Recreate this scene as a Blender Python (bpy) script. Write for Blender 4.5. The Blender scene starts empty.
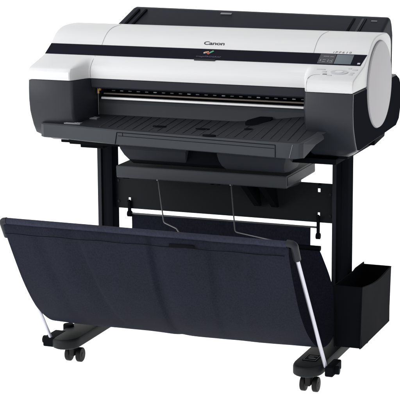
import bpy, bmesh, math, random
from mathutils import Vector, Matrix, noise
random.seed(7)
scn = bpy.context.scene
COL = scn.collection
PI = math.pi

# ------------------------------------------------------------------ materials
def mat(name, base, rough=.5, spec=.3, metal=0., bump=0., bscale=300., var=.0, vscale=6., sheen=0., coat=0.):
    m = bpy.data.materials.new(name); m.use_nodes = True
    nt = m.node_tree; b = nt.nodes['Principled BSDF']
    b.inputs['Base Color'].default_value = (*base, 1)
    b.inputs['Roughness'].default_value = rough
    b.inputs['Specular IOR Level'].default_value = spec
    b.inputs['Metallic'].default_value = metal
    b.inputs['Sheen Weight'].default_value = sheen
    b.inputs['Coat Weight'].default_value = coat
    tc = nt.nodes.new('ShaderNodeTexCoord')
    if var > 0:
        n = nt.nodes.new('ShaderNodeTexNoise'); n.inputs['Scale'].default_value = vscale
        n.inputs['Detail'].default_value = 6
        nt.links.new(tc.outputs['Object'], n.inputs['Vector'])
        mr = nt.nodes.new('ShaderNodeMapRange')
        mr.inputs['To Min'].default_value = 1 - var; mr.inputs['To Max'].default_value = 1 + var
        nt.links.new(n.outputs['Fac'], mr.inputs['Value'])
        mx = nt.nodes.new('ShaderNodeVectorMath'); mx.operation = 'SCALE'
        mx.inputs[0].default_value = base
        nt.links.new(mr.outputs['Result'], mx.inputs['Scale'])
        nt.links.new(mx.outputs['Vector'], b.inputs['Base Color'])
        mr2 = nt.nodes.new('ShaderNodeMapRange')
        mr2.inputs['To Min'].default_value = rough - .08; mr2.inputs['To Max'].default_value = rough + .08
        nt.links.new(n.outputs['Fac'], mr2.inputs['Value'])
        nt.links.new(mr2.outputs['Result'], b.inputs['Roughness'])
    if bump > 0:
        n2 = nt.nodes.new('ShaderNodeTexNoise'); n2.inputs['Scale'].default_value = bscale
        n2.inputs['Detail'].default_value = 3
        nt.links.new(tc.outputs['Object'], n2.inputs['Vector'])
        bp = nt.nodes.new('ShaderNodeBump'); bp.inputs['Strength'].default_value = bump
        bp.inputs['Distance'].default_value = .001
        nt.links.new(n2.outputs['Fac'], bp.inputs['Height'])
        nt.links.new(bp.outputs['Normal'], b.inputs['Normal'])
    return m

M = {}
M['white'] = mat('white_plastic', (.555, .556, .564), .42, .25, bump=.05, bscale=900, var=.015)
M['disc'] = mat('pale_grey_plastic', (.375, .366, .38), .45, .1, bump=.05, bscale=900, var=.02)
M['grey'] = mat('slate_grey_plastic', (.015, .0175, .0235), .38, .24, bump=.12, bscale=1200, var=.06)
M['tray'] = mat('tray_grey_plastic', (.036, .040, .046), .5, .14, bump=.12, bscale=1200, var=.08)
M['traytop'] = mat('tray_dark_plastic', (.019, .021, .026), .38, .25, bump=.1, bscale=900, var=.10)
M['dark'] = mat('charcoal_plastic', (.016, .018, .024), .45, .12, bump=.1, bscale=1000, var=.08)
M['side_shade'] = mat('shaded_side_plastic', (.009, .010, .014), .6, .0, bump=.08, bscale=900, var=.08)  # body grey darkened: shade of the unlit end put into the colour
M['panel'] = mat('panel_steel', (.013, .0145, .017), .5, .06, bump=.1, bscale=700, var=.15)
M['foot'] = mat('foot_plastic', (.013, .014, .016), .55, .12, bump=.15, bscale=600, var=.1)
M['duct'] = mat('duct_plastic', (.024, .027, .033), .5, .03, bump=.1, bscale=900, var=.08)
M['black'] = mat('black_plastic', (.0045, .005, .0065), .6, .01, bump=.08, bscale=900, var=.1)
M['steel_black'] = mat('black_painted_steel', (.0065, .0075, .010), .6, .0, bump=.1, bscale=700, var=.1)
M['rollcover'] = mat('roll_cover_plastic', (.0105, .0125, .0185), .5, .04, bump=.08, bscale=900, var=.08)
M['band'] = mat('gloss_navy_band', (.0045, .0045, .011), .35, .02, var=.04)
M['lcd'] = mat('lcd_glass', (.10, .12, .14), .25, .1, var=.03)
M['mark'] = mat('grey_print', (.16, .17, .19), .5, .2)
M['mark_light'] = mat('pale_print', (.42, .44, .47), .5, .2)
M['ink'] = mat('dark_print', (.03, .03, .035), .5, .2)
M['button'] = mat('button_plastic', (.42, .43, .45), .4, .3)
M['metal'] = mat('brushed_steel', (.75, .75, .76), .45, .4, metal=.25, var=.04, vscale=30)
M['alu'] = mat('satin_aluminium', (.50, .50, .56), .38, .5, metal=.55, var=.03, vscale=20)
M['guide'] = mat('polished_guide', (.85, .85, .86), .4, .5)
M['rail'] = mat('dull_rail', (.20, .18, .16), .5, .3)
M['seam'] = mat('seam_shade', (.36, .36, .38), .6, .1)
M['wire'] = mat('dull_steel_wire', (.10, .10, .11), .4, .4, metal=.5)
M['brass'] = mat('brass', (.42, .25, .09), .4, .5, metal=.4)
M['wheel'] = mat('rubber', (.006, .006, .007), .55, .2, bump=.1, bscale=500, var=.1)
M['red'] = mat('red_print', (.30, .05, .04), .5, .2); M['green'] = mat('green_print', (.06, .24, .12), .5, .2)
M['orange'] = mat('orange_print', (.42, .22, .12), .5, .2); M['blueprint'] = mat('violet_print', (.07, .06, .11), .5, .2)

def cloth_mat():
    m = bpy.data.materials.new('navy_cloth'); m.use_nodes = True
    nt = m.node_tree; b = nt.nodes['Principled BSDF']
    tc = nt.nodes.new('ShaderNodeTexCoord')
    n = nt.nodes.new('ShaderNodeTexNoise'); n.inputs['Scale'].default_value = 5; n.inputs['Detail'].default_value = 5
    nt.links.new(tc.outputs['Object'], n.inputs['Vector'])
    cr = nt.nodes.new('ShaderNodeValToRGB')
    cr.color_ramp.elements[0].position = .3; cr.color_ramp.elements[1].position = .7
    cr.color_ramp.elements[0].color = (.0165, .0190, .034, 1); cr.color_ramp.elements[1].color = (.022, .0250, .044, 1)
    nt.links.new(n.outputs['Fac'], cr.inputs['Fac'])
    wv = nt.nodes.new('ShaderNodeTexNoise'); wv.inputs['Scale'].default_value = 300; wv.inputs['Detail'].default_value = 2
    ms = nt.nodes.new('ShaderNodeMapping'); ms.inputs['Scale'].default_value = (1, 1, .55)
    nt.links.new(tc.outputs['Object'], ms.inputs['Vector']); nt.links.new(ms.outputs['Vector'], wv.inputs['Vector'])
    wr = nt.nodes.new('ShaderNodeMapRange'); wr.inputs['From Min'].default_value = .3; wr.inputs['From Max'].default_value = .7
    wr.inputs['To Min'].default_value = .78; wr.inputs['To Max'].default_value = 1.22
    nt.links.new(wv.outputs['Fac'], wr.inputs['Value'])
    sc_ = nt.nodes.new('ShaderNodeVectorMath'); sc_.operation = 'SCALE'
    nt.links.new(cr.outputs['Color'], sc_.inputs[0]); nt.links.new(wr.outputs['Result'], sc_.inputs['Scale'])
    nt.links.new(sc_.outputs['Vector'], b.inputs['Base Color'])
    b.inputs['Roughness'].default_value = .7; b.inputs['Specular IOR Level'].default_value = .14
    # woven threads
    w1 = nt.nodes.new('ShaderNodeTexWave'); w1.bands_direction = 'X'; w1.inputs['Scale'].default_value = 420
    w2 = nt.nodes.new('ShaderNodeTexWave'); w2.bands_direction = 'Z'; w2.inputs['Scale'].default_value = 420
    for w in (w1, w2): nt.links.new(tc.outputs['Object'], w.inputs['Vector'])
    ad = nt.nodes.new('ShaderNodeMath'); ad.operation = 'ADD'
    nt.links.new(w1.outputs['Fac'], ad.inputs[0]); nt.links.new(w2.outputs['Fac'], ad.inputs[1])
    n3 = nt.nodes.new('ShaderNodeTexNoise'); n3.inputs['Scale'].default_value = 260; n3.inputs['Detail'].default_value = 2
    nt.links.new(tc.outputs['Object'], n3.inputs['Vector'])
    n4 = nt.nodes.new('ShaderNodeTexNoise'); n4.inputs['Scale'].default_value = 14; n4.inputs['Detail'].default_value = 3
    mp = nt.nodes.new('ShaderNodeMapping'); mp.inputs['Scale'].default_value = (1.6, .5, .35); mp.inputs['Rotation'].default_value = (0, .5, 0)
    nt.links.new(tc.outputs['Object'], mp.inputs['Vector']); nt.links.new(mp.outputs['Vector'], n4.inputs['Vector'])
    bb = nt.nodes.new('ShaderNodeBump'); bb.inputs['Strength'].default_value = .55; bb.inputs['Distance'].default_value = .006
    nt.links.new(n4.outputs['Fac'], bb.inputs['Height'])
    ad2 = nt.nodes.new('ShaderNodeMath'); ad2.operation = 'ADD'
    nt.links.new(ad.outputs[0], ad2.inputs[0]); nt.links.new(n3.outputs['Fac'], ad2.inputs[1])
    bp = nt.nodes.new('ShaderNodeBump'); bp.inputs['Strength'].default_value = .5; bp.inputs['Distance'].default_value = .0009
    nt.links.new(bb.outputs['Normal'], bp.inputs['Normal'])
    nt.links.new(ad2.outputs[0], bp.inputs['Height'])
    nt.links.new(bp.outputs['Normal'], b.inputs['Normal'])
    return m
M['cloth'] = cloth_mat()

# ------------------------------------------------------------------ helpers
def obj(name, bm, m, parent=None, smooth=35):
    bmesh.ops.recalc_face_normals(bm, faces=bm.faces[:])
    me = bpy.data.meshes.new(name); bm.to_mesh(me); bm.free()
    o = bpy.data.objects.new(name, me); COL.objects.link(o)
    me.materials.append(m)
    if smooth:
        for p in me.polygons: p.use_smooth = True
        me.set_sharp_from_angle(angle=math.radians(smooth))
    if parent:
        o.parent = parent
        w = Vector((0, 0, 0)); q = parent
        while q: w += q.location; q = q.parent
        o.data.transform(Matrix.Translation(-w))
    return o

def thing(name, label, cat, loc, group=None):
    o = bpy.data.objects.new(name, None); COL.objects.link(o)
    o.empty_display_size = .1; o.location = loc
    o['label'] = label; o['category'] = cat
    if group: o['group'] = group
    return o

def bev(bm, w, seg=2, sel=None, ang=30):
    es = [e for e in bm.edges if len(e.link_faces) == 2 and e.calc_face_angle(0) > math.radians(ang) and (sel is None or sel(e))]
    if es: bmesh.ops.bevel(bm, geom=es, offset=w, segments=seg, profile=.6, affect='EDGES', clamp_overlap=True)

def box(bm, x0, x1, y0, y1, z0, z1, b=0., seg=2):
    t = bmesh.new()
    bmesh.ops.create_cube(t, size=1)
    for v in t.verts:
        v.co = Vector(((x0+x1)/2 + v.co.x*(x1-x0), (y0+y1)/2 + v.co.y*(y1-y0), (z0+z1)/2 + v.co.z*(z1-z0)))
    if b: bev(t, b, seg)
    join(bm, t)

def join(bm, t):
    me = bpy.data.meshes.new('tmp'); t.to_mesh(me); t.free(); bm.from_mesh(me); bpy.data.meshes.remove(me)

def loft(bm, sections, cap=True, close=True):
    """sections: list of lists of 3-D points with equal counts"""
    rows = [[bm.verts.new(p) for p in s] for s in sections]
    n = len(rows[0])
    for a, b in zip(rows, rows[1:]):
        for i in range(n if close else n-1):
            j = (i+1) % n
            bm.faces.new((a[i], a[j], b[j], b[i]))
    if cap:
        bm.faces.new(rows[0]); bm.faces.new(rows[-1][::-1])
    return rows

def prism_x(bm, prof, x0, x1, b=0., seg=2, sel=None):
    t = bmesh.new()
    loft(t, [[(x0, y, z) for y, z in prof], [(x1, y, z) for y, z in prof]])
    bmesh.ops.recalc_face_normals(t, faces=t.faces[:])
    if b: bev(t, b, seg, sel)
    join(bm, t)

def prism_z(bm, poly, z0, z1, b=0., seg=2):
    t = bmesh.new()
    loft(t, [[(x, y, z0) for x, y in poly], [(x, y, z1) for x, y in poly]])
    bmesh.ops.recalc_face_normals(t, faces=t.faces[:])
    if b: bev(t, b, seg)
    join(bm, t)

def tube(bm, pts, r, n=12, cap=True):
    pts = [Vector(p) for p in pts]
    secs = []
    up = None
    for i, p in enumerate(pts):
        if i == 0: d = pts[1]-pts[0]
        elif i == len(pts)-1: d = pts[-1]-pts[-2]
        else: d = (pts[i]-pts[i-1]).normalized() + (pts[i+1]-pts[i]).normalized()
        d.normalize()
        if up is None:
            up = d.orthogonal().normalized()
        else:
            up = (up - d*up.dot(d)).normalized()
        s = d.cross(up)
        secs.append([p + up*(math.cos(2*PI*k/n)*r) + s*(math.sin(2*PI*k/n)*r) for k in range(n)])
    t = bmesh.new(); loft(t, secs, cap); join(bm, t)

def fillet(pts, r, n=6):
    """round the inner corners of a polyline"""
    pts = [Vector(p) for p in pts]; out = [pts[0]]
    for i in range(1, len(pts)-1):
        a, b, c = pts[i-1], pts[i], pts[i+1]
        d1 = (a-b).normalized(); d2 = (c-b).normalized()
        rr = min(r, (a-b).length*.45, (c-b).length*.45)
        p0, p2 = b+d1*rr, b+d2*rr
        for k in range(n+1):
            t = k/n
            out.append(p0*(1-t)**2 + b*2*t*(1-t) + p2*t*t)
    out.append(pts[-1]); return out

def cyl_x(bm, x0, x1, y, z, r, n=48, b=0., seg=2):
    t = bmesh.new()
    loft(t, [[(x, y+r*math.cos(2*PI*k/n), z+r*math.sin(2*PI*k/n)) for k in range(n)] for x in (x0, x1)])
    bmesh.ops.recalc_face_normals(t, faces=t.faces[:])
    if b: bev(t, b, seg, ang=60)
    join(bm, t)

def cyl_z(bm, x, y, z0, z1, r, n=24, b=0., sx=1., sy=1.):
    t = bmesh.new()
    loft(t, [[(x+sx*r*math.cos(2*PI*k/n), y+sy*r*math.sin(2*PI*k/n), z) for k in range(n)] for z in (z0, z1)])
    bmesh.ops.recalc_face_normals(t, faces=t.faces[:])
    if b: bev(t, b, 2, ang=60)
    join(bm, t)

def frame_mat(origin, xdir, ydir):
    x = Vector(xdir).normalized(); y = Vector(ydir); y = (y - x*y.dot(x)).normalized(); z = x.cross(y)
    return Matrix(((x.x, y.x, z.x, origin[0]), (x.y, y.y, z.y, origin[1]), (x.z, y.z, z.z, origin[2]), (0, 0, 0, 1)))

def text_bm(body, width, height, mtx, depth=.0006, shear=0., space=1., offset=0.):
    cu = bpy.data.curves.new('t', 'FONT'); cu.body = body; cu.extrude = .5; cu.shear = shear
    cu.space_character = space; cu.offset = offset; cu.resolution_u = 4
    o = bpy.data.objects.new('t', cu); COL.objects.link(o)
    dg = bpy.context.evaluated_depsgraph_get(); dg.update()
    me = bpy.data.meshes.new_from_object(o.evaluated_get(dg))
    xs = [v.co.x for v in me.vertices]; ys = [v.co.y for v in me.vertices]
    for v in me.vertices:
        v.co.x = (v.co.x-min(xs))/(max(xs)-min(xs))*width
        v.co.y = (v.co.y-min(ys))/(max(ys)-min(ys))*height
        v.co.z = (v.co.z)*depth
    me.transform(mtx)
    bm = bmesh.new(); bm.from_mesh(me)
    bpy.data.objects.remove(o); bpy.data.curves.remove(cu); bpy.data.meshes.remove(me)
    return bm

def catmull(P, n):
    out = []
    for i in range(len(P)-1):
        p0 = P[max(i-1, 0)]; p1 = P[i]; p2 = P[i+1]; p3 = P[min(i+2, len(P)-1)]
        for k in range(n):
            t = k/n
            out.append(tuple(.5*((2*b)+(-a+c)*t+(2*a-5*b+4*c-d)*t*t+(-a+3*b-3*c+d)*t**3) for a, b, c, d in zip(p0, p1, p2, p3)))
    out.append(P[-1]); return out
def sstep(a, b, x):
    t = max(0., min(1., (x-a)/(b-a))); return t*t*(3-2*t)

def tbox(bm, mtx, x0, x1, y0, y1, d0, d1, b=0.):
    """box in the local frame mtx"""
    t = bmesh.new(); box(t, x0, x1, y0, y1, d0, d1, b); t.transform(mtx); join(bm, t)

# ------------------------------------------------------------------ floor
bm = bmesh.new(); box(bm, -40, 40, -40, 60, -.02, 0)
mf = mat('white_floor_added_glow', (.93, .93, .93), .9, .05)
# glow added to the plain floor to wash out the printer's shadows
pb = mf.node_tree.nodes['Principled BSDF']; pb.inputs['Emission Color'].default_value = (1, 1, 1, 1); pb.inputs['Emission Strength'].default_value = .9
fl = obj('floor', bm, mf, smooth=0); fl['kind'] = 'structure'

# ================================================================== PRINTER
PR = thing('printer', 'wide white and charcoal roll printer standing on the black stand', 'printer', (0, .24, .64))

# side profile of the dark shell (y, z)
front = [(.001, .8245), (-.001, .80), (-.001, .77), (.004, .735), (.012, .715), (.024, .69), (.040, .667), (.058, .650), (.085, .641)]
rear = [(.14, .638), (.30, .645), (.38, .655), (.45, .668), (.482, .69), (.496, .72), (.497, .76), (.493, .79), (.478, .812), (.45, .824), (.30, .8245)]
shell = bmesh.new()
outer = lambda e: all(abs(abs(v.co.x)-.48) < 1e-4 for v in e.verts)
def pod(xs_fy):
    t = bmesh.new()
    secs = []
    for x, dy in xs_fy:
        pts = [(x, y + dy, z) for y, z in front] + [(x, y, z) for y, z in rear]
        if abs(abs(x)-.48) < 1e-4: pts = [(a, b, max(c, .6605 + .030*b)) for a, b, c in pts]
        secs.append(pts)
    loft(t, secs); bmesh.ops.recalc_face_normals(t, faces=t.faces[:])
    bev(t, .006, 3, outer)
    join(shell, t)
pod([(-.48, 0), (-.445, 0), (-.350, 0), (-.345, .002), (-.341, .008), (-.318, .068)])
pod([(.48, 0), (.445, 0), (.352, 0), (.347, .002), (.344, .008), (.322, .068)])
cen = [(.074, .8245), (.078, .803), (.082, .799), (.20, .797), (.20, .77), (.15, .763), (.137, .757), (.131, .748), (.133, .72), (.128, .706), (.10, .70), (.10, .645)]
t = bmesh.new()
loft(t, [[(x, y, z) for y, z in cen + rear] for x in (-.318, .322)])
join(shell, t)
body = obj('body', shell, M['grey'], PR)

# dark strip directly under the lid, darker lining of the output slot
bm = bmesh.new(); prism_x(bm, [(.0725, .8243), (.0755, .801), (.08, .797), (.19, .795), (.19, .7968), (.084, .7990), (.0795, .8040), (.0765, .8243)], -.3165, .3205, .0)
obj('lid_window', bm, M['dark'], PR)
bm = bmesh.new(); box(bm, -.317, .321, .1955, .1995, .772, .7955)
slot = obj('slot_lining', bm, M['black'], PR, 0)
random.seed(3)
for k in range(23):
    x = -.292 + k*.0262
    bm = bmesh.new(); box(bm, x, x+.010, .160, .166, .7785, .7815, .0008)
    obj('pinch_roller', bm, M['mark_light'] if k % 4 == 1 else M['mark'], PR)
bm = bmesh.new(); box(bm, -.317, .321, .150, .1945, .7705, .7735); box(bm, -.316, .320, .1665, .169, .7740, .7900)
obj('platen', bm, M['black'], PR, 0)
bm = bmesh.new(); tube(bm, [(-.309, .143, .7735), (.306, .143, .7735)], .0025, 8)
obj('guide_rail', bm, M['rail'], PR)
bm = bmesh.new(); prism_x(bm, [(.1235, .7600), (.1255, .7595), (.1320, .7635), (.1330, .7650), (.1310, .7665), (.1240, .7655)], -.309, .303, .0004)
obj('front_guide', bm, M['guide'], PR)
# lower wall of the slot in charcoal
bm = bmesh.new(); prism_x(bm, [(.1365, .7568), (.1295, .748), (.1315, .72), (.127, .708), (.1245, .708), (.128, .722), (.1265, .748), (.134, .7595)], -.3165, .3205)
obj('slot_wall', bm, M['tray'], PR)
# brass clip and thin rod at the left of the slot
bm = bmesh.new(); box(bm, -.3145, -.3045, .108, .118, .786, .7968, .001); box(bm, -.3125, -.3065, .1035, .1078, .778, .792, .001)
clip = obj('cutter_clip', bm, M['brass'], PR)
bm = bmesh.new(); tube(bm, [(-.3095, .105, .780), (-.3085, .104, .717)], .0014, 8)
obj('rod', bm, M['wire'], clip)

# white top cover
TOPC = [(.150, .9120), (.161, .9225), (.173, .9330), (.190, .9435), (.212, .9515), (.240, .9560), (.29, .9575), (.34, .9540), (.372, .9400), (.384, .920), (.386, .88)]
def cover_prof(x):
    # front recess of the middle lid
    f = sstep(-.352, -.318, x) * (1 - sstep(.322, .350, x))
    rise = .0
    pf = [(.000, .8262), (-.003, .834), (-.003, .846), (.001, .854), (.010, .861), (.055, .873), (.085, .8810), (.107, .8870)]
    pl = [(.070, .8262), (.068, .836), (.068, .848), (.071, .857), (.077, .866), (.088, .876), (.097, .8825), (.107, .8870)]
    p = [(a[0]*(1-f)+b[0]*f, a[1]*(1-f)+b[1]*f) for a, b in zip(pf, pl)]
    p = [p[0], p[1]] + catmull(p[1:], 3)[1:]
    p += [(.128, .8995)] + catmull(TOPC, 4) + [(.386, .8262)]
    return [(x, y, z) for y, z in p]
xs = [-.48, -.42, -.37] + [-.352 + .034*k/10 for k in range(11)] + [-.25, -.1, .1, .25] + [.322+.028*k/8 for k in range(9)] + [.40, .48]
bm = bmesh.new()
loft(bm, [cover_prof(x) for x in xs]); bmesh.ops.recalc_face_normals(bm, faces=bm.faces[:])
bev(bm, .0055, 3, outer, ang=60)
cover = obj('top_cover', bm, M['white'], PR, 25)

# seams either side of the lid (fine grooves)
def seam(pts):
    bm = bmesh.new(); tube(bm, catmull(pts, 4), .0007, 6); return obj('seam', bm, M['seam'], cover)
def on_top(x, pts, d=.0002): return [(x, y, z + d) for y, z in pts]
seam([(-.3165, .0675, .828), (-.3165, .0675, .848), (-.3165, .0705, .857), (-.3165, .0765, .866), (-.3165, .088, .8762), (-.3165, .107, .8872)])
seam([(-.3165, .150, .9122), (-.3165, .161, .9227), (-.3165, .173, .9332), (-.3165, .190, .9437), (-.3165, .212, .9517), (-.3165, .240, .9562), (-.3165, .29, .9577)])
seam([(.3500, -.0022, .827), (.3505, -.003, .846), (.3505, .001, .8545), (.351, .010, .8615), (.3525, .022, .8645), (.357, .032, .8672), (.366, .037, .8685), (.376, .038, .8687)])
seam([(.3225, .150, .9122), (.3225, .161, .9227), (.3225, .173, .9332), (.3225, .190, .9437), (.3225, .212, .9517), (.3225, .240, .9562), (.3225, .29, .9577)])

# glossy navy band set in the cover
BD = Vector((0, .043, .025)).normalized()      # up along the band
BN = Vector((0, -.025, .043)).normalized()
bl = Vector((0, .107, .887)); BL = .0497
FB = frame_mat(bl, (1, 0, 0), BD)              # local x = x, local y = up the band, z = out
t = bmesh.new()
p = [(-.4775, .000), (.4685, .000), (.4755, BL), (-.4775, BL)]
loft(t, [[(x, y, -.002) for x, y in p], [(x, y, .0008) for x, y in p]])
t.transform(FB)
band = obj('front_band', t, M['band'], PR, 0)
# control panel on the right of the band
bm = bmesh.new(); tbox(bm, FB, .392, .440, .004, .046, .0009, .0016, .0003)
obj('display_screen', bm, M['lcd'], PR)
bm = bmesh.new(); tbox(bm, FB, .345, .390, .003, .047, .0009, .0013)
ic = obj('icon_panel', bm, mat('dim_panel', (.012, .013, .022), .2, .25), PR, 0)
for (x0, x1, y0, y1) in ((.356, .372, .034, .037), (.375, .386, .033, .036), (.350, .353, .012, .022), (.357, .366, .010, .0125), (.357, .366, .019, .0215),
                         (.372, .3745, .010, .022), (.377, .386, .009, .0115), (.377, .386, .016, .0185), (.3835, .386, .0115, .022)):
    bm = bmesh.new(); tbox(bm, FB, x0, x1, y0, y1, .0014, .0018); obj('icon', bm, M['mark'], ic, 0)
bm = bmesh.new(); tbox(bm, FB, .458, .4655, .006, .012, .0009, .0014); obj('indicator_light', bm, M['mark_light'], PR, 0)
# buttons on the white slope below the band
S0 = Vector((0, .010, .861)); S1 = Vector((0, .107, .887))
FS = frame_mat(S0, (1, 0, 0), S1-S0)
def on_slope(px, py, w, h, m, name, d=.0012, r=False):
    t = bmesh.new()
    if r: cyl_z(t, 0, 0, -.001, d, .5, 28, .0, w, h)
    else: box(t, -w/2, w/2, -h/2, h/2, -.001, d, min(w, h)*.2)
    t.transform(FS @ Matrix.Translation((px, py, 0))); return obj(name, t, m, PR)
on_slope(.424, .050, .048, .030, M['button'], 'navigation_ring', .0014, True)
on_slope(.424, .050, .022, .013, M['white'], 'navigation_key', .0024, True)
for (x, y, w, h, m) in ((.382, .050, .012, .007, 'button'), (.388, .033, .012, .006, 'mark'), (.402, .026, .014, .006, 'button'), (.368, .066, .024, .004, 'button'),
                        (.460, .048, .012, .006, 'button'), (.459, .036, .012, .006, 'button'), (.462, .070, .014, .007, 'button'), (.446, .078, .010, .004, 'button')):
    on_slope(x, y, w, h, M[m], 'button')

# latch tab at the middle of the band and printed marks
FT = frame_mat((0, .107, .887), (1, 0, 0), (0, .35, 1))
bm = bmesh.new()
pts = [(.000, .010), (.064, .010), (.060, -.006), (.056, -.009), (.008, -.009), (.004, -.006)]
t = bmesh.new(); loft(t, [[(x, y, .0) for x, y in pts], [(x, y, .0065) for x, y in pts]]); bev(t, .0012, 2); t.transform(FT @ Matrix.Translation((-.013, -.0085, -.002)))
obj('lid_latch', t, M['dark'], PR)
# maker's name on the white cover above the band
C0 = Vector((0, .150, .912)); C1 = Vector((0, .161, .9225))
FC = frame_mat(C0, (1, 0, 0), C1-C0)
W = Matrix.Translation
FC2 = frame_mat((0, .161, .9225), (1, 0, 0), (0, .012, .0105))
def serif_logo():
    # wide wedge-serif capital C, a, n, o, n built from the font then thickened
    bm = text_bm('Canon', .062, .0125, FC2 @ W((-.006, .0005, .0004)), .0005, .0, .95, .018)
    return bm
obj('maker_lettering', serif_logo(), M['ink'], cover, 0)
bm = text_bm('iPF610', .052, .0062, FC @ W((.378, .0030, .0004)), .0005, .18, 1.45)
obj('model_lettering', bm, M['mark'], cover, 0)
bm = text_bm('imagePROGRAF', .074, .007, FB @ W((-.012, .010, .0010)), .0004, 0, 1.0)
obj('printed_lettering', bm, M['blueprint'], band, 0)
def swoosh(x, y, w, h, m, rot):
    t = bmesh.new(); box(t, -w/2, w/2, -h/2, h/2, 0, .0005); t.transform(FB @ W((x, y, .0010)) @ Matrix.Rotation(rot, 4, 'Z'))
    obj('emblem_stroke', t, m, band, 0)
swoosh(.0135, .034, .012, .0070, M['orange'], .3); swoosh(.019, .029, .010, .006, M['red'], -.7)
swoosh(.027, .036, .014, .0060, M['green'], .85); swoosh(.008, .031, .006, .006, M['mark_light'], .4)

# round disc cap on the right end
bm = bmesh.new(); cyl_x(bm, .470, .4865, .253, .820, .1205, 96, .0035, 3)
disc = obj('side_disc', bm, M['disc'], PR)
bm = bmesh.new(); cyl_x(bm, .474, .4815, .253, .820, .1225, 96, .0008)
obj('disc_rim', bm, M['mark'], disc)

# dark roll cover behind
def rc(x, s=0):
    d = .010 if x < 0 else 0
    k = .022 if x < 0 else -.004
    p = [(.345, .925), (.352, .936), (.365, .9405), (.47, .9815), (.484, .9835), (.497, .978), (.506, .962), (.509, .93), (.507, .86), (.492, .815), (.30, .815)]
    return [(x + k*max(0, min(1, (z-.936)/.047)), y, z + d*max(0, min(1, (z-.936)/.047))) for y, z in p]
bm = bmesh.new(); loft(bm, [rc(-.376), rc(.452)]); bmesh.ops.recalc_face_normals(bm, faces=bm.faces[:])
bev(bm, .009, 4, lambda e: all(v.co.x < -.34 for v in e.verts) or all(v.co.x > .44 for v in e.verts), 40)
roll = obj('roll_cover', bm, M['rollcover'], PR)
RD = Vector((0, .105, .041)).normalized()
FR = frame_mat((0, .365, .9405), (1, 0, 0), RD)
for x in (-.350, -.326, .345, .372, .384):
    t = bmesh.new(); box(t, 0, .007 if x != .384 else .002, .002, .104, -.001, .0020 + (.0, .0015)[x < 0], .0004)
    for v in t.verts:
        if x < 0: v.co.x += v.co.y*.16; v.co.z += v.co.y*.085
    t.transform(FR @ W((x, 0, 0)))
    obj('rib', t, M['dark'] if x in (.372, -.352) else M['black'], roll)
t = bmesh.new(); box(t, -.035, .0, .098, .106, -.001, .0016, .0006); t.transform(FR @ W((-.030, 0, .005))); obj('grip', t, M['mark'], roll)
t = bmesh.new(); box(t, .0, .018, .090, .094, -.001, .0016, .0006); t.transform(FR @ W((.402, 0, 0))); obj('grip', t, M['mark'], roll)
t = bmesh.new(); cyl_z(t, .0, .0, -.001, .002, .018, 24, 0, 1, .5); t.transform(FR @ W((.012, .004, 0))); obj('finger_recess', t, M['black'], roll)

# dark rear shoulder under the roll cover, right
bm = bmesh.new(); prism_x(bm, [(.388, .815), (.388, .905), (.395, .915), (.408, .914), (.418, .90), (.424, .815)], -.474, .4745, .005)
obj('rear_shell', bm, M['black'], PR)
# black under panel
bm = bmesh.new(); prism_x(bm, [(.10, .648), (.10, .630), (.36, .630), (.45, .655), (.47, .68), (.30, .66)], -.43, .438, .003)
obj('under_panel', bm, M['black'], PR)
bm = bmesh.new(); prism_x(bm, [(.255, .645), (.365, .655), (.372, .67), (.26, .67)], .40, .470, .002); obj('mount_foot', bm, M['black'], PR)
bm = bmesh.new(); prism_x(bm, [(.05, .655), (.12, .655), (.12, .634), (.06, .634)], -.383, -.20, .002); obj('mount_foot', bm, M['black'], PR)
def side_shade(side):  # thin plates over the body ends, coloured darker to paint in side shade
    x0, x1 = (.4790, .4812) if side > 0 else (-.4812, -.4790)
    P = [(y+.006, max(z, .6605+.030*y)+.001) for y, z in front] + [(y-.001, max(z, .6605+.030*y)+.001) for y, z in rear[:-3]] + [(.478, .808), (.45, .820), (.30, .8205)]
    P[0] = (.008, .8215)
    bm = bmesh.new(); prism_x(bm, P, x0, x1, .0006, 1); obj('shaded_side', bm, M['side_shade'], PR, 30)
side_shade(1); side_shade(-1)
# side recess line on the right pod
bm = bmesh.new(); tube(bm, [(.4797, y+.003, z) for y, z in front[:7]] + [(.4795, .062, .6635)], .0009, 6); obj('edge_line', bm, M['mark'], PR)

# ------------------------------------------------ output tray
def ty(x):    # front edge of the tray
    pts = [(-.452, .010), (-.38, .004), (-.30, -.016), (-.20, -.036), (-.05, -.052), (.10, -.068), (.25, -.086), (.345, -.095), (.362, -.090)]
    for (a, b), (c, d) in zip(pts, pts[1:]):
        if x <= c: return b + (d-b)*(x-a)/(c-a)
    return pts[-1][1]
def tz(x, y):
    f = ty(x); return .6985 + (.016 + .027*sstep(.1, .36, x))*max(0., min(1., (y-f)/(.131-f)))
tx = [-.452, -.44, -.40, -.36, -.30, -.25, -.20, -.12, -.05, .03, .10, .17, .25, .30, .345, .358, .368]
secs = []
for x in tx:
    f = ty(x) if x < .36 else ty(x) + (x-.355)*.8
    if x < -.445: f += .008
    ys = [f+.0005, f+.004, f+.03, f+.06, f+.09, .13]
    xe = x
    top = [(xe + (.042*min(1, (y-f)/.1) if x > .35 else 0), y, tz(x, y) - (.003 if i == 0 else 0)) for i, y in enumerate(ys)]
    r_ = x > .35; bot = [(xe + (.040 if r_ else 0), .13, .712 if r_ else .672), (xe+(.020 if r_ else 0), f+.05, .690 if r_ else .660), (xe, f+.008, .659 if r_ else .657), (xe, f+.001, .660)]
    secs.append(top + bot)
bm = bmesh.new(); loft(bm, secs)
tray = obj('output_tray', bm, M['tray'], PR, 24)
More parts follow.
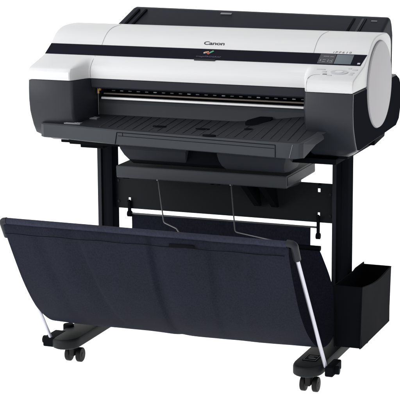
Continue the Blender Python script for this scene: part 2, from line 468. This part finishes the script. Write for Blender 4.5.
# dark inner surface of the tray with ribs
secs = []
for x in tx[1:-1]:
    f = ty(x)
    ys = [f+.010, f+.03, f+.06, f+.09, .128]
    secs.append([(x+(.02*sstep(0, .1, y-f) if x > .355 else 0), y, tz(x, y)+.0006) for y in ys])
bm = bmesh.new(); loft(bm, secs, cap=False, close=False)
obj('tray_surface', bm, M['traytop'], tray, 40)
for k in range(24):
    x = -.255 + k*.0262
    f = ty(x)
    y0, y1 = f+.022, .118
    if k % 3 == 0: y0 = f+.016
    bm = bmesh.new()
    n = 6; pts = []
    for i in range(n+1):
        y = y0+(y1-y0)*i/n; pts.append((x, y, tz(x, y)+.0014))
    w = .0008 if k % 2 else .0014
    loft(bm, [[(p[0]-w, p[1], p[2]-.001), (p[0]+w, p[1], p[2]-.001), (p[0]+w*.6, p[1], p[2]+.0004), (p[0]-w*.6, p[1], p[2]+.0004)] for p in pts])
    obj('rib', bm, M['tray'] if k % 3 == 0 else M['dark'] if k % 3 == 1 else M['traytop'], tray)
for (x, y, sx) in ((-.085, .022, 1.3), (.045, .018, 1.3), (.176, .03, .8)):
    bm = bmesh.new(); cyl_z(bm, x, y, tz(x, y)-.001, tz(x, y)+.0028, .016, 24, .0, sx, .55); obj('finger_recess', bm, M['black'], tray)
bm = bmesh.new(); cyl_z(bm, .092, ty(.092)+.013, .699, .7045, .014, 24, .001, 1.4, .5); obj('pull_tab', bm, M['black'], tray)
# front flap of the tray: fine outline and one line across
def fline(x0, z0, x1, z1, r=.0009, m='black'):
    n = 14; pts = []
    for i in range(n+1):
        x = x0+(x1-x0)*i/n; z = z0+(z1-z0)*i/n; pts.append((x, ty(x)-.0002, z))
    bm = bmesh.new(); tube(bm, pts, r, 6); obj('flap_line', bm, M[m], tray)
fline(-.190, .693, .293, .693); fline(-.190, .693, -.196, .6590); fline(.293, .693, .293, .6590); fline(-.186, .6835, .290, .6835, .0006); fline(-.172, .693, -.172, .684, .0006)
fline(.343, .697, .334, .661, .0008, 'mark')
# raised paper stop
t = bmesh.new()
pts = [(.135, .112), (.175, .122), (.215, .124), (.212, .085), (.185, .070), (.150, .075)]
loft(t, [[(x, y, .715) for x, y in pts], [(x*.9+.02, y*.5+.06, .715+(.018 if 0 < i < 3 else .007)) for i, (x, y) in enumerate(pts)]])
obj('paper_stop', t, M['black'], tray)
# stickers on the left of the tray
for (x0, x1, y0, y1) in ((-.375, -.325, .010, .030), (-.338, -.300, .070, .100)):
    bm = bmesh.new(); z = tz(-.34, (y0+y1)/2)+.0022
    box(bm, x0, x1, y0, y1, z-.003, z); st = obj('sticker', bm, M['mark'], tray, 0)
    for i in range(3):
        bm = bmesh.new(); yy = y0+(y1-y0)*(i+.6)/3.6; box(bm, x0+.004+(i*.006), x1-.012+(i % 2)*.008, yy, yy+.002, z, z+.0004); obj('stripe', bm, M['mark_light'], st, 0)

# duct under the tray
def duct(x0, x1, dy, dz, slant=0, s1=0):
    p = [(.0, .656), (-.004, .640), (.004, .622), (.020, .606), (.045, .594), (.09, .588), (.16, .590), (.18, .656)]
    t = bmesh.new()
    A = [(x0 + slant*(.656-z)/.06, y+dy, z+dz if z < .65 else z) for y, z in p]
    B = [(x1 + s1*(.656-z)/.06, y+dy, z+dz if z < .65 else z) for y, z in p]
    loft(t, [A, B]); bmesh.ops.recalc_face_normals(t, faces=t.faces[:]); bev(t, .004, 2, lambda e: e.verts[0].co.x*e.verts[1].co.x > 0 and abs(e.verts[0].co.x-e.verts[1].co.x) < .03, 50)
    return t
obj('paper_duct', duct(-.206, .004, .004, .0, .03, -.012), M['duct'], PR)
obj('paper_duct', duct(.094, .302, -.006, .0, .010, -.022), M['duct'], PR)
bm = bmesh.new(); prism_x(bm, [(.022, .655), (.022, .606), (.05, .592), (.18, .592), (.18, .655)], -.18, .27, .003); obj('duct_core', bm, M['black'], PR)

# ================================================================== STAND
ST = thing('printer_stand', 'black steel two-column stand on castors carrying the printer', 'stand', (.02, .2, 0))
XC = {'l': -.344, 'r': .384}
for k, xc in XC.items():
    bm = bmesh.new()
    a, d = .0235, .024
    yc = .24
    prof = [(-a, -d), (-.010, -d), (-.010, -d+.004), (.004, -d+.004), (.004, -d), (a, -d), (a, d), (-a, d)]
    t = bmesh.new(); loft(t, [[(xc+x, yc+y, z) for x, y in prof] for z in (.085, .640)]); bmesh.ops.recalc_face_normals(t, faces=t.faces[:])
    bev(t, .0012, 2, lambda e: abs(e.verts[0].co.z-e.verts[1].co.z) > .1, 40); join(bm, t)
    col = obj('column', bm, M['steel_black'], ST)
    bm = bmesh.new(); box(bm, xc-.0235, xc-.0120, yc-.0252, yc-.0242, .09, .628); obj('column_trim', bm, M['dark'], col, 0)
    bm = bmesh.new(); box(bm, xc-(.024 if k == 'l' else .105), xc+(.05 if k == 'l' else .030), (.10 if k == 'l' else .07), .40, .618, .634, .003); obj('top_bracket', bm, M['black'], ST)
    # foot
    hw = .0415; colx = xc; xc += -.008 if k == 'l' else -.004; xcc = colx + (-.002 if k == 'l' else .0); fo = .045 if k == 'l' else .034
    def fp(hw, f, rr=.05):
        pts = []
        for i in range(13):
            a = PI + PI*i/12
            pts.append((xc + hw*math.cos(a), f + fo + rr + rr*math.sin(a)))
        pts += [(xc+hw*1.0, .20), (xc+hw*.92, .50), (xc+hw*.5, .535), (xc-hw*.5, .535), (xc-hw*.92, .50), (xc-hw*1.0, .20)]
        return pts
    bm = bmesh.new()
    loft(bm, [[(x, y, z) for x, y in fp(hw*s, f)] for z, s, f in ((.0630, .93, -.137), (.0655, .99, -.142), (.068, 1.0, -.143), (.084, 1.0, -.143), (.0885, .98, -.141), (.0910, .95, -.138), (.0918, .90, -.133))])
    foot = obj('foot', bm, M['foot'], ST, 40)
    # castors
    for yy in (-.045 + (.040 if k == 'l' else .006), .46):
        cx = xcc - .010
        bm = bmesh.new(); cyl_z(bm, cx, yy-.0, .046, .0625, .012, 20, .001); box(bm, cx-.0075, cx+.0075, yy-.010, yy+.024, .020, .048, .004, 3)
        ca = obj('castor', bm, M['wheel'], ST)
        for s in (-1, 1):
            bm = bmesh.new(); cyl_x(bm, cx+s*.0175-.0075, cx+s*.0175+.0075, yy+.014, .0215, .0215, 32, .004, 3)
            w = obj('wheel', bm, M['wheel'], ca)
            bm = bmesh.new(); cyl_x(bm, cx+s*.0175-.0084, cx+s*.0175+.0084, yy+.014, .0215, .007, 20, .001)
            obj('axle_cap', bm, M['dark'], ca)
# product sticker on the right foot
FO = W((.380, -.012, .0922))
bm = bmesh.new(); tbox(bm, FO, -.024, .016, -.030, .030, 0, .0008); st = obj('sticker', bm, M['black'], ST, 0)
for (x0, x1, y0, y1) in ((-.022, .014, .026, .028), (-.022, .014, -.028, -.026), (-.022, -.0205, -.026, .026), (.0125, .014, -.026, .026), (-.016, .008, .012, .015), (-.016, .000, .002, .005), (-.012, .008, -.012, -.006)):
    bm = bmesh.new(); tbox(bm, FO, x0, x1, y0, y1, .0009, .0012); obj('stripe', bm, M['mark'], st, 0)
# hinge brackets for the basket arms
for s, x0, x1 in ((-1, -.414, -.374), (1, .4325, .462)):
    bm = bmesh.new(); box(bm, x0, x1-(.006 if s > 0 else 0), -.082, .002, .064, .092, .005, 3); 
    bm2 = bmesh.new(); cyl_x(bm2, x0-.008 if s < 0 else x0, x1 if s < 0 else x1+.006, -.060, .079, .0115, 20, .002); join(bm, bm2)
    if s < 0: cyl_z(bm, -.392, .045, .06, .100, .016, 20, .005)
    hb = obj('hinge_bracket', bm, M['black'], ST)
    bm = bmesh.new(); cyl_x(bm, x1-.001 if s > 0 else x0-.0095, x1+.0075 if s > 0 else x0, -.060, .079, .006, 16, .001); obj('pin', bm, M['dark'], hb)

# cross panel between the columns (with real holes)
def plate(bm, x0, x1, y0, y1, z0, z1, holes):
    xs = sorted({x0, x1, *[h[0] for h in holes], *[h[1] for h in holes]})
    zs = sorted({z0, z1, *[h[2] for h in holes], *[h[3] for h in holes]})
    V = {}
    def v(i, j, k):
        if (i, j, k) not in V: V[(i, j, k)] = bm.verts.new((xs[i], (y0, y1)[k], zs[j]))
        return V[(i, j, k)]
    solid = lambda i, j: 0 <= i < len(xs)-1 and 0 <= j < len(zs)-1 and not any(h[0] <= (xs[i]+xs[i+1])/2 <= h[1] and h[2] <= (zs[j]+zs[j+1])/2 <= h[3] for h in holes)
    for i in range(len(xs)-1):
        for j in range(len(zs)-1):
            if not solid(i, j): continue
            bm.faces.new((v(i, j, 0), v(i+1, j, 0), v(i+1, j+1, 0), v(i, j+1, 0)))
            bm.faces.new((v(i, j, 1), v(i, j+1, 1), v(i+1, j+1, 1), v(i+1, j, 1)))
            if not solid(i-1, j): bm.faces.new((v(i, j, 0), v(i, j+1, 0), v(i, j+1, 1), v(i, j, 1)))
            if not solid(i+1, j): bm.faces.new((v(i+1, j, 0), v(i+1, j, 1), v(i+1, j+1, 1), v(i+1, j+1, 0)))
            if not solid(i, j-1): bm.faces.new((v(i, j, 0), v(i, j, 1), v(i+1, j, 1), v(i+1, j, 0)))
            if not solid(i, j+1): bm.faces.new((v(i, j+1, 0), v(i+1, j+1, 0), v(i+1, j+1, 1), v(i, j+1, 1)))
bm = bmesh.new()
plate(bm, -.3205, .3605, .236, .240, .417, .530, [(-.278, -.270, .440, .450), (.311, .319, .505, .516), (.311, .318, .436, .446), (.312, .322, .524, .531)])
cp = obj('cross_panel', bm, M['panel'], ST, 0)
bm = bmesh.new(); box(bm, -.3205, .3605, .2405, .270, .519, .525); box(bm, -.3205, .3605, .2405, .270, .4215, .4275); obj('flange', bm, M['steel_black'], cp, 0)
for x in (-.309, .349):
    for z in (.437, .500):
        bm = bmesh.new(); t = bmesh.new(); cyl_z(t, 0, 0, 0, .0022, .0042, 18, .0006); t.transform(W((x, .2358, z)) @ Matrix.Rotation(PI/2, 4, 'X')); join(bm, t)
        obj('bolt', bm, M['dark'], cp)
# shallow shelf box above the panel
bm = bmesh.new(); prism_x(bm, [(.058, .5805), (.056, .576), (.058, .548), (.062, .545), (.322, .546), (.325, .55), (.322, .5815)], -.236, .276, .0025, 2)
sh = obj('shelf_box', bm, M['tray'], ST)
bm = bmesh.new(); box(bm, .2762, .2774, .066, .31, .552, .575); obj('shelf_end', bm, M['dark'], sh, 0)
# lower apron (lit face under the shelf, set back)
bm = bmesh.new(); prism_x(bm, [(.080, .5445), (.080, .541), (.190, .530), (.2352, .5285), (.2352, .5445)], -.230, .262, .0)
obj('shelf_support', bm, M['dark'], ST)
for x in (.112, .165):
    bm = bmesh.new(); t = bmesh.new()
    loft(t, [[(xx, .12, .541), (xx, .2355, .541), (xx+.012, .2355, .455), (xx+.012, .222, .455)] for xx in (x, x+.018)]); join(bm, t); obj('gusset', bm, M['black'], ST, 0)
for x in (-.012, .008):
    bm = bmesh.new(); box(bm, x, x+.008, .226, .2355, .507, .527, .001); obj('clip', bm, M['black'], ST)
bm = bmesh.new(); box(bm, -.226, -.206, .0795, .0845, .5395, .5435); obj('clip', bm, M['black'], ST, 0)
# hooks that carry the basket's back rods
for x, z0, z1 in ((-.272, .396, .438), (.315, .372, .434)):
    bm = bmesh.new(); box(bm, x-.004, x+.004, .226, .2355, z0, z1, .001); tube(bm, [(x, .232, z1+.003), (x, .222, z1+.003)], .004, 8)
    cyl_x(bm, x-.006, x+.006, .231, z0+.006, .009, 16, .001)
    obj('hook', bm, M['black'], ST)

# ================================================================== BASKET
BK = thing('media_basket', 'navy cloth catch basket slung in front of the stand on silver arms', 'basket', (.015, -.02, .1))
Yr, Zr = -.343, .490
prof = [(-.335, .492), (-.348, .482), (-.345, .460), (-.318, .405), (-.288, .352), (-.258, .303), (-.224, .258), (-.186, .216), (-.145, .182), (-.100, .153), (-.055, .136), (-.010, .128),
        (.045, .130), (.095, .145), (.140, .175), (.178, .215), (.205, .255), (.222, .300), (.232, .345)]
def catmull(P, n):
    out = []
    for i in range(len(P)-1):
        p0 = P[max(i-1, 0)]; p1 = P[i]; p2 = P[i+1]; p3 = P[min(i+2, len(P)-1)]
        for k in range(n):
            t = k/n
            out.append(tuple(.5*((2*b)+(-a+c)*t+(2*a-5*b+4*c-d)*t*t+(-a+3*b-3*c+d)*t**3) for a, b, c, d in zip(p0, p1, p2, p3)))
    out.append(P[-1]); return out
def ridge(d, a, b): return math.exp(-(d/(a if d > 0 else b))**2)
cp_ = catmull(prof, 4)
NX = 160
bm = bmesh.new(); rows = []
L = len(cp_)-1
for j, (y, z) in enumerate(cp_):
    u = j/L
    # half widths: full at the front, narrower high on the back flap
    wl, wr = -.388, .420
    if u > .62:
        q = (u-.62)/.38; wl = -.388 + .068*q*q; wr = .420 - .108*q*q
    row = []
    ny, nz = 0, 0
    a = cp_[max(j-1, 0)]; b = cp_[min(j+1, L)]
    ty_, tz_ = b[0]-a[0], b[1]-a[1]; l = math.hypot(ty_, tz_) or 1; ny, nz = tz_/l, -ty_/l
    for i in range(NX+1):
        s = i/NX; x = wl + (wr-wl)*s
        env = math.sin(PI*min(1, max(0, u*1.02)))**.6; fr = max(0, 1-(u/.52)**3) if u < .52 else 0
        sag = .010*env*math.sin(PI*s)            # middle hangs a little deeper
        nse = noise.noise(Vector((x*5.0, u*2.2, 3.1)))*(.003+.006*fr) + noise.noise(Vector((x*16+u*9, u*3.0, 8.1)))*(.0006+.0022*fr)
        crease = (-.011*ridge(x-.042+.055*u, .028, .006) - .006*ridge(x-.215+.10*u, .03, .008) - .005*ridge(x+.19-.12*u, .008, .03) + .004*ridge(x-.33+.2*u, .03, .012) - .004*ridge(x+.30-.1*u, .02, .02))*min(1, env*1.4)*fr - .0022*ridge(x-.012, .02, .012)*env
        edge = -.004*(math.exp(-s*30)+math.exp(-(1-s)*30))
        d = -(nse*env + crease) + edge*0
        xi = x + (.006*env*(math.exp(-s*14) - math.exp(-(1-s)*14)))
        row.append(bm.verts.new((xi, y - ny*d, z - nz*d - sag*.35 - .003*s*max(0, 1-2*u))))
    rows.append(row)
for a, b in zip(rows, rows[1:]):
    for i in range(NX): bm.faces.new((a[i], a[i+1], b[i+1], b[i]))
bmesh.ops.solidify(bm, geom=bm.faces[:], thickness=.0016)
cloth = obj('cloth', bm, M['cloth'], BK, 60)
# hem along the rod, stitched line and slit
bm = bmesh.new()
secs = []
for i in range(41):
    x = -.386+.796*i/40
    secs.append([(x, Yr + .0088*math.cos(a)*(1+.03*math.sin(i*1.7)), Zr - .003*i/40 + .0088*math.sin(a)) for a in [2*PI*k/16 for k in range(16)]])
loft(bm, secs); obj('hem', bm, M['cloth'], BK, 50)
def cloth_pt(x, z):
    for a, b in zip(cp_, cp_[1:]):
        if a[1] >= z >= b[1]:
            f = (a[1]-z)/(a[1]-b[1]+1e-9); return a[0]+(b[0]-a[0])*f
    return -.34
bm = bmesh.new(); tube(bm, [(-.384+.79*i/40, cloth_pt(0, .457)-.0045, .457+.0008*math.sin(i)) for i in range(41)], .0009, 6); obj('stitching', bm, M['black'], cloth)
bm = bmesh.new(); zz = .462; yy = cloth_pt(0, zz)-.006; box(bm, .093, .163, yy-.001, yy+.003, zz-.0045, zz+.0045, .002); obj('slit', bm, M['black'], cloth)
# back flap hanging from the hooks
bm = bmesh.new(); rows = []
for j in range(9):
    u = j/8; z = .404 - .066*u; row = []
    for i in range(41):
        s = i/40; x = -.266 + (.558 + .0*u)*s
        row.append(bm.verts.new((x, .232 + noise.noise(Vector((x*8, u, 1)))*.003, z)))
    rows.append(row)
for a, b in zip(rows, rows[1:]):
    for i in range(40): bm.faces.new((a[i], a[i+1], b[i+1], b[i]))
bmesh.ops.solidify(bm, geom=bm.faces[:], thickness=.0016); obj('back_flap', bm, M['cloth'], BK, 60)
bm = bmesh.new(); tube(bm, [(-.276, .232, .403), (.318, .232, .403)], .0028, 10); obj('back_rod', bm, M['wire'], BK)
bm = bmesh.new(); tube(bm, [(-.300, .232, .342), (.322, .232, .342)], .0075, 14); obj('back_rod', bm, M['black'], BK)
# front rod and elbows and arms
bm = bmesh.new(); tube(bm, [(-.39, Yr, Zr), (.412, Yr, Zr-.003)], .007, 14); obj('front_rod', bm, M['dark'], BK)
for s, xr, xe, piv in ((-1, -.380, -.3925, (-.392, -.072, .088)), (1, .410, .4295, (.4315, -.070, .090))):
    a = Vector((xe, Yr-.004, Zr-.004)); p = Vector(piv); d = (p-a).normalized()
    pts = fillet([(xr, Yr, Zr), (xe, Yr, Zr-.002), a + d*.052], .022, 8)
    bm = bmesh.new(); tube(bm, pts, .0100, 16); obj('elbow', bm, M['dark'], BK)
    bm = bmesh.new(); tube(bm, [a + d*.040, p], .0053, 16); obj('arm', bm, M['alu'], BK)
# wire supports
for pts in ([(-.116, .079, .5455), (-.050, -.040, .447), (.020, -.120, .452), (.10, -.29, .478), (.118, Yr+.01, Zr-.006)],
            [(.106, .079, .5455), (.168, -.060, .4445), (.182, -.085, .446), (.35, -.28, .479), (.380, Yr+.012, Zr-.004)]):
    bm = bmesh.new(); tube(bm, fillet(pts, .012, 4), .0019, 8); obj('support_wire', bm, M['wire'], BK)
    bm = bmesh.new(); cyl_z(bm, pts[0][0], pts[0][1]-.001, .541, .5475, .0035, 12); obj('wire_pin', bm, M['metal'], BK)

# ================================================================== ACCESSORY BIN
BN_ = thing('storage_bin', 'tall open black plastic bin fixed beside the right column', 'bin', (.46, .2, .11))
bm = bmesh.new()
xa, xb, ya, yb = .416, .500, .045, .350
zb = .112
def ztop_r(y):   # scooped right rim
    u = (y-ya)/(yb-ya); return .286 - .012*math.sin(PI*min(1, u*1.0))**1.2 - .010*u + .0*u
def ztop_l(y):
    u = (y-ya)/(yb-ya); return .286 - .006*u + (.004 if u > .7 else 0)
N = 14
th = .003
def wall(P):  # P list of (outer bottom, outer top, inner top, inner bottom)
    t = bmesh.new(); loft(t, P); bmesh.ops.recalc_face_normals(t, faces=t.faces[:]); join(bm, t)
ysn = [ya+(yb-ya)*i/N for i in range(N+1)]
tp = .004   # draft towards the bottom
wall([[(xb-tp, y, zb), (xb, y, ztop_r(y)), (xb-th, y, ztop_r(y)), (xb-tp-th, y, zb)] for y in ysn])
wall([[(xa+tp, y, zb), (xa, y, ztop_l(y)), (xa+th, y, ztop_l(y)), (xa+tp+th, y, zb)] for y in ysn])
wall([[(x, ya-.0004+.012, zb), (x, ya-.0004, .286), (x, ya+th, .286), (x, ya+th+.012, zb)] for x in (xa+.0031, (xa+xb)/2, xb-.0031)])
wall([[(x, yb+.0004, zb), (x, yb+.0004, .278), (x, yb-th, .278), (x, yb-th, zb)] for x in (xa+.0031, (xa+xb)/2, xb-.0031)])
box(bm, xa+tp+.001, xb-tp-.001, ya+.013, yb-.001, zb-.002, zb+.003)
obj('shell', bm, M['black'], BN_, 40)
bm = bmesh.new(); tube(bm, [(xb-th/2, y, ztop_r(y)) for y in ysn], .0022, 8); tube(bm, [(xa+.003, ya+.0012, .286), (xb-th/2, ya+.0012, .286)], .0022, 8)
obj('rim', bm, M['black'], BN_)
bm = bmesh.new(); box(bm, .4080, .4158, .205, .275, .13, .275, .002); obj('bracket', bm, M['black'], BN_)

# ------------------------------------------------------------------ camera
F = 1691.998; yaw, pit, roll = .3713447, .2027090, -.0064623
fw = Vector((-math.sin(yaw)*math.cos(pit), math.cos(yaw)*math.cos(pit), -math.sin(pit)))
rt = Vector((math.cos(yaw), math.sin(yaw), 0)); up = rt.cross(fw)
c, s = math.cos(roll), math.sin(roll)
rt, up = c*rt + s*up, c*up - s*rt
cam = bpy.data.cameras.new('camera'); co = bpy.data.objects.new('camera', cam); COL.objects.link(co)
cam.sensor_width = 36; cam.lens = F/400*36; cam.clip_end = 300; cam.clip_start = .05
co.matrix_world = Matrix(((rt.x, up.x, -fw.x, 1.7128321), (rt.y, up.y, -fw.y, -4.28808492), (rt.z, up.z, -fw.z, 1.45538859), (0, 0, 0, 1)))
scn.camera = co

# ------------------------------------------------------------------ light: white studio
w = bpy.data.worlds.new('World'); scn.world = w; w.use_nodes = True
bg = w.node_tree.nodes['Background']; bg.inputs['Color'].default_value = (1, 1, 1, 1); bg.inputs['Strength'].default_value = 1.0
nt = w.node_tree
tc = nt.nodes.new('ShaderNodeTexCoord'); sx = nt.nodes.new('ShaderNodeSeparateXYZ'); mr = nt.nodes.new('ShaderNodeMapRange')
nt.links.new(tc.outputs['Generated'], sx.inputs[0]); nt.links.new(sx.outputs['X'], mr.inputs['Value'])
mr.inputs['From Min'].default_value = -1; mr.inputs['From Max'].default_value = 1
mr.inputs['To Min'].default_value = 1.55; mr.inputs['To Max'].default_value = .2
nt.links.new(mr.outputs['Result'], bg.inputs['Strength'])
def area(name, loc, tgt, size, power, col=(1, 1, 1)):
    l = bpy.data.lights.new(name, 'AREA'); l.size = size; l.energy = power; l.color = col; l.shape = 'SQUARE'
    o = bpy.data.objects.new(name, l); COL.objects.link(o); o.location = loc
    o.rotation_euler = (Vector(tgt)-Vector(loc)).to_track_quat('-Z', 'Y').to_euler()
    return o
area('softbox_key', (-1.9, -1.7, 1.7), (-.1, 0, .65), 1.3, 26)
area('softbox_strip', (-1.4, -1.6, .85), (-.45, 0, .78), .6, 7)
area('softbox_top', (-.4, .3, 3.6), (0, .2, .5), 2.6, 16)
scn.view_settings.view_transform = 'Standard'; scn.view_settings.look = 'None'
scn.view_settings.exposure = 0; scn.view_settings.gamma = 1
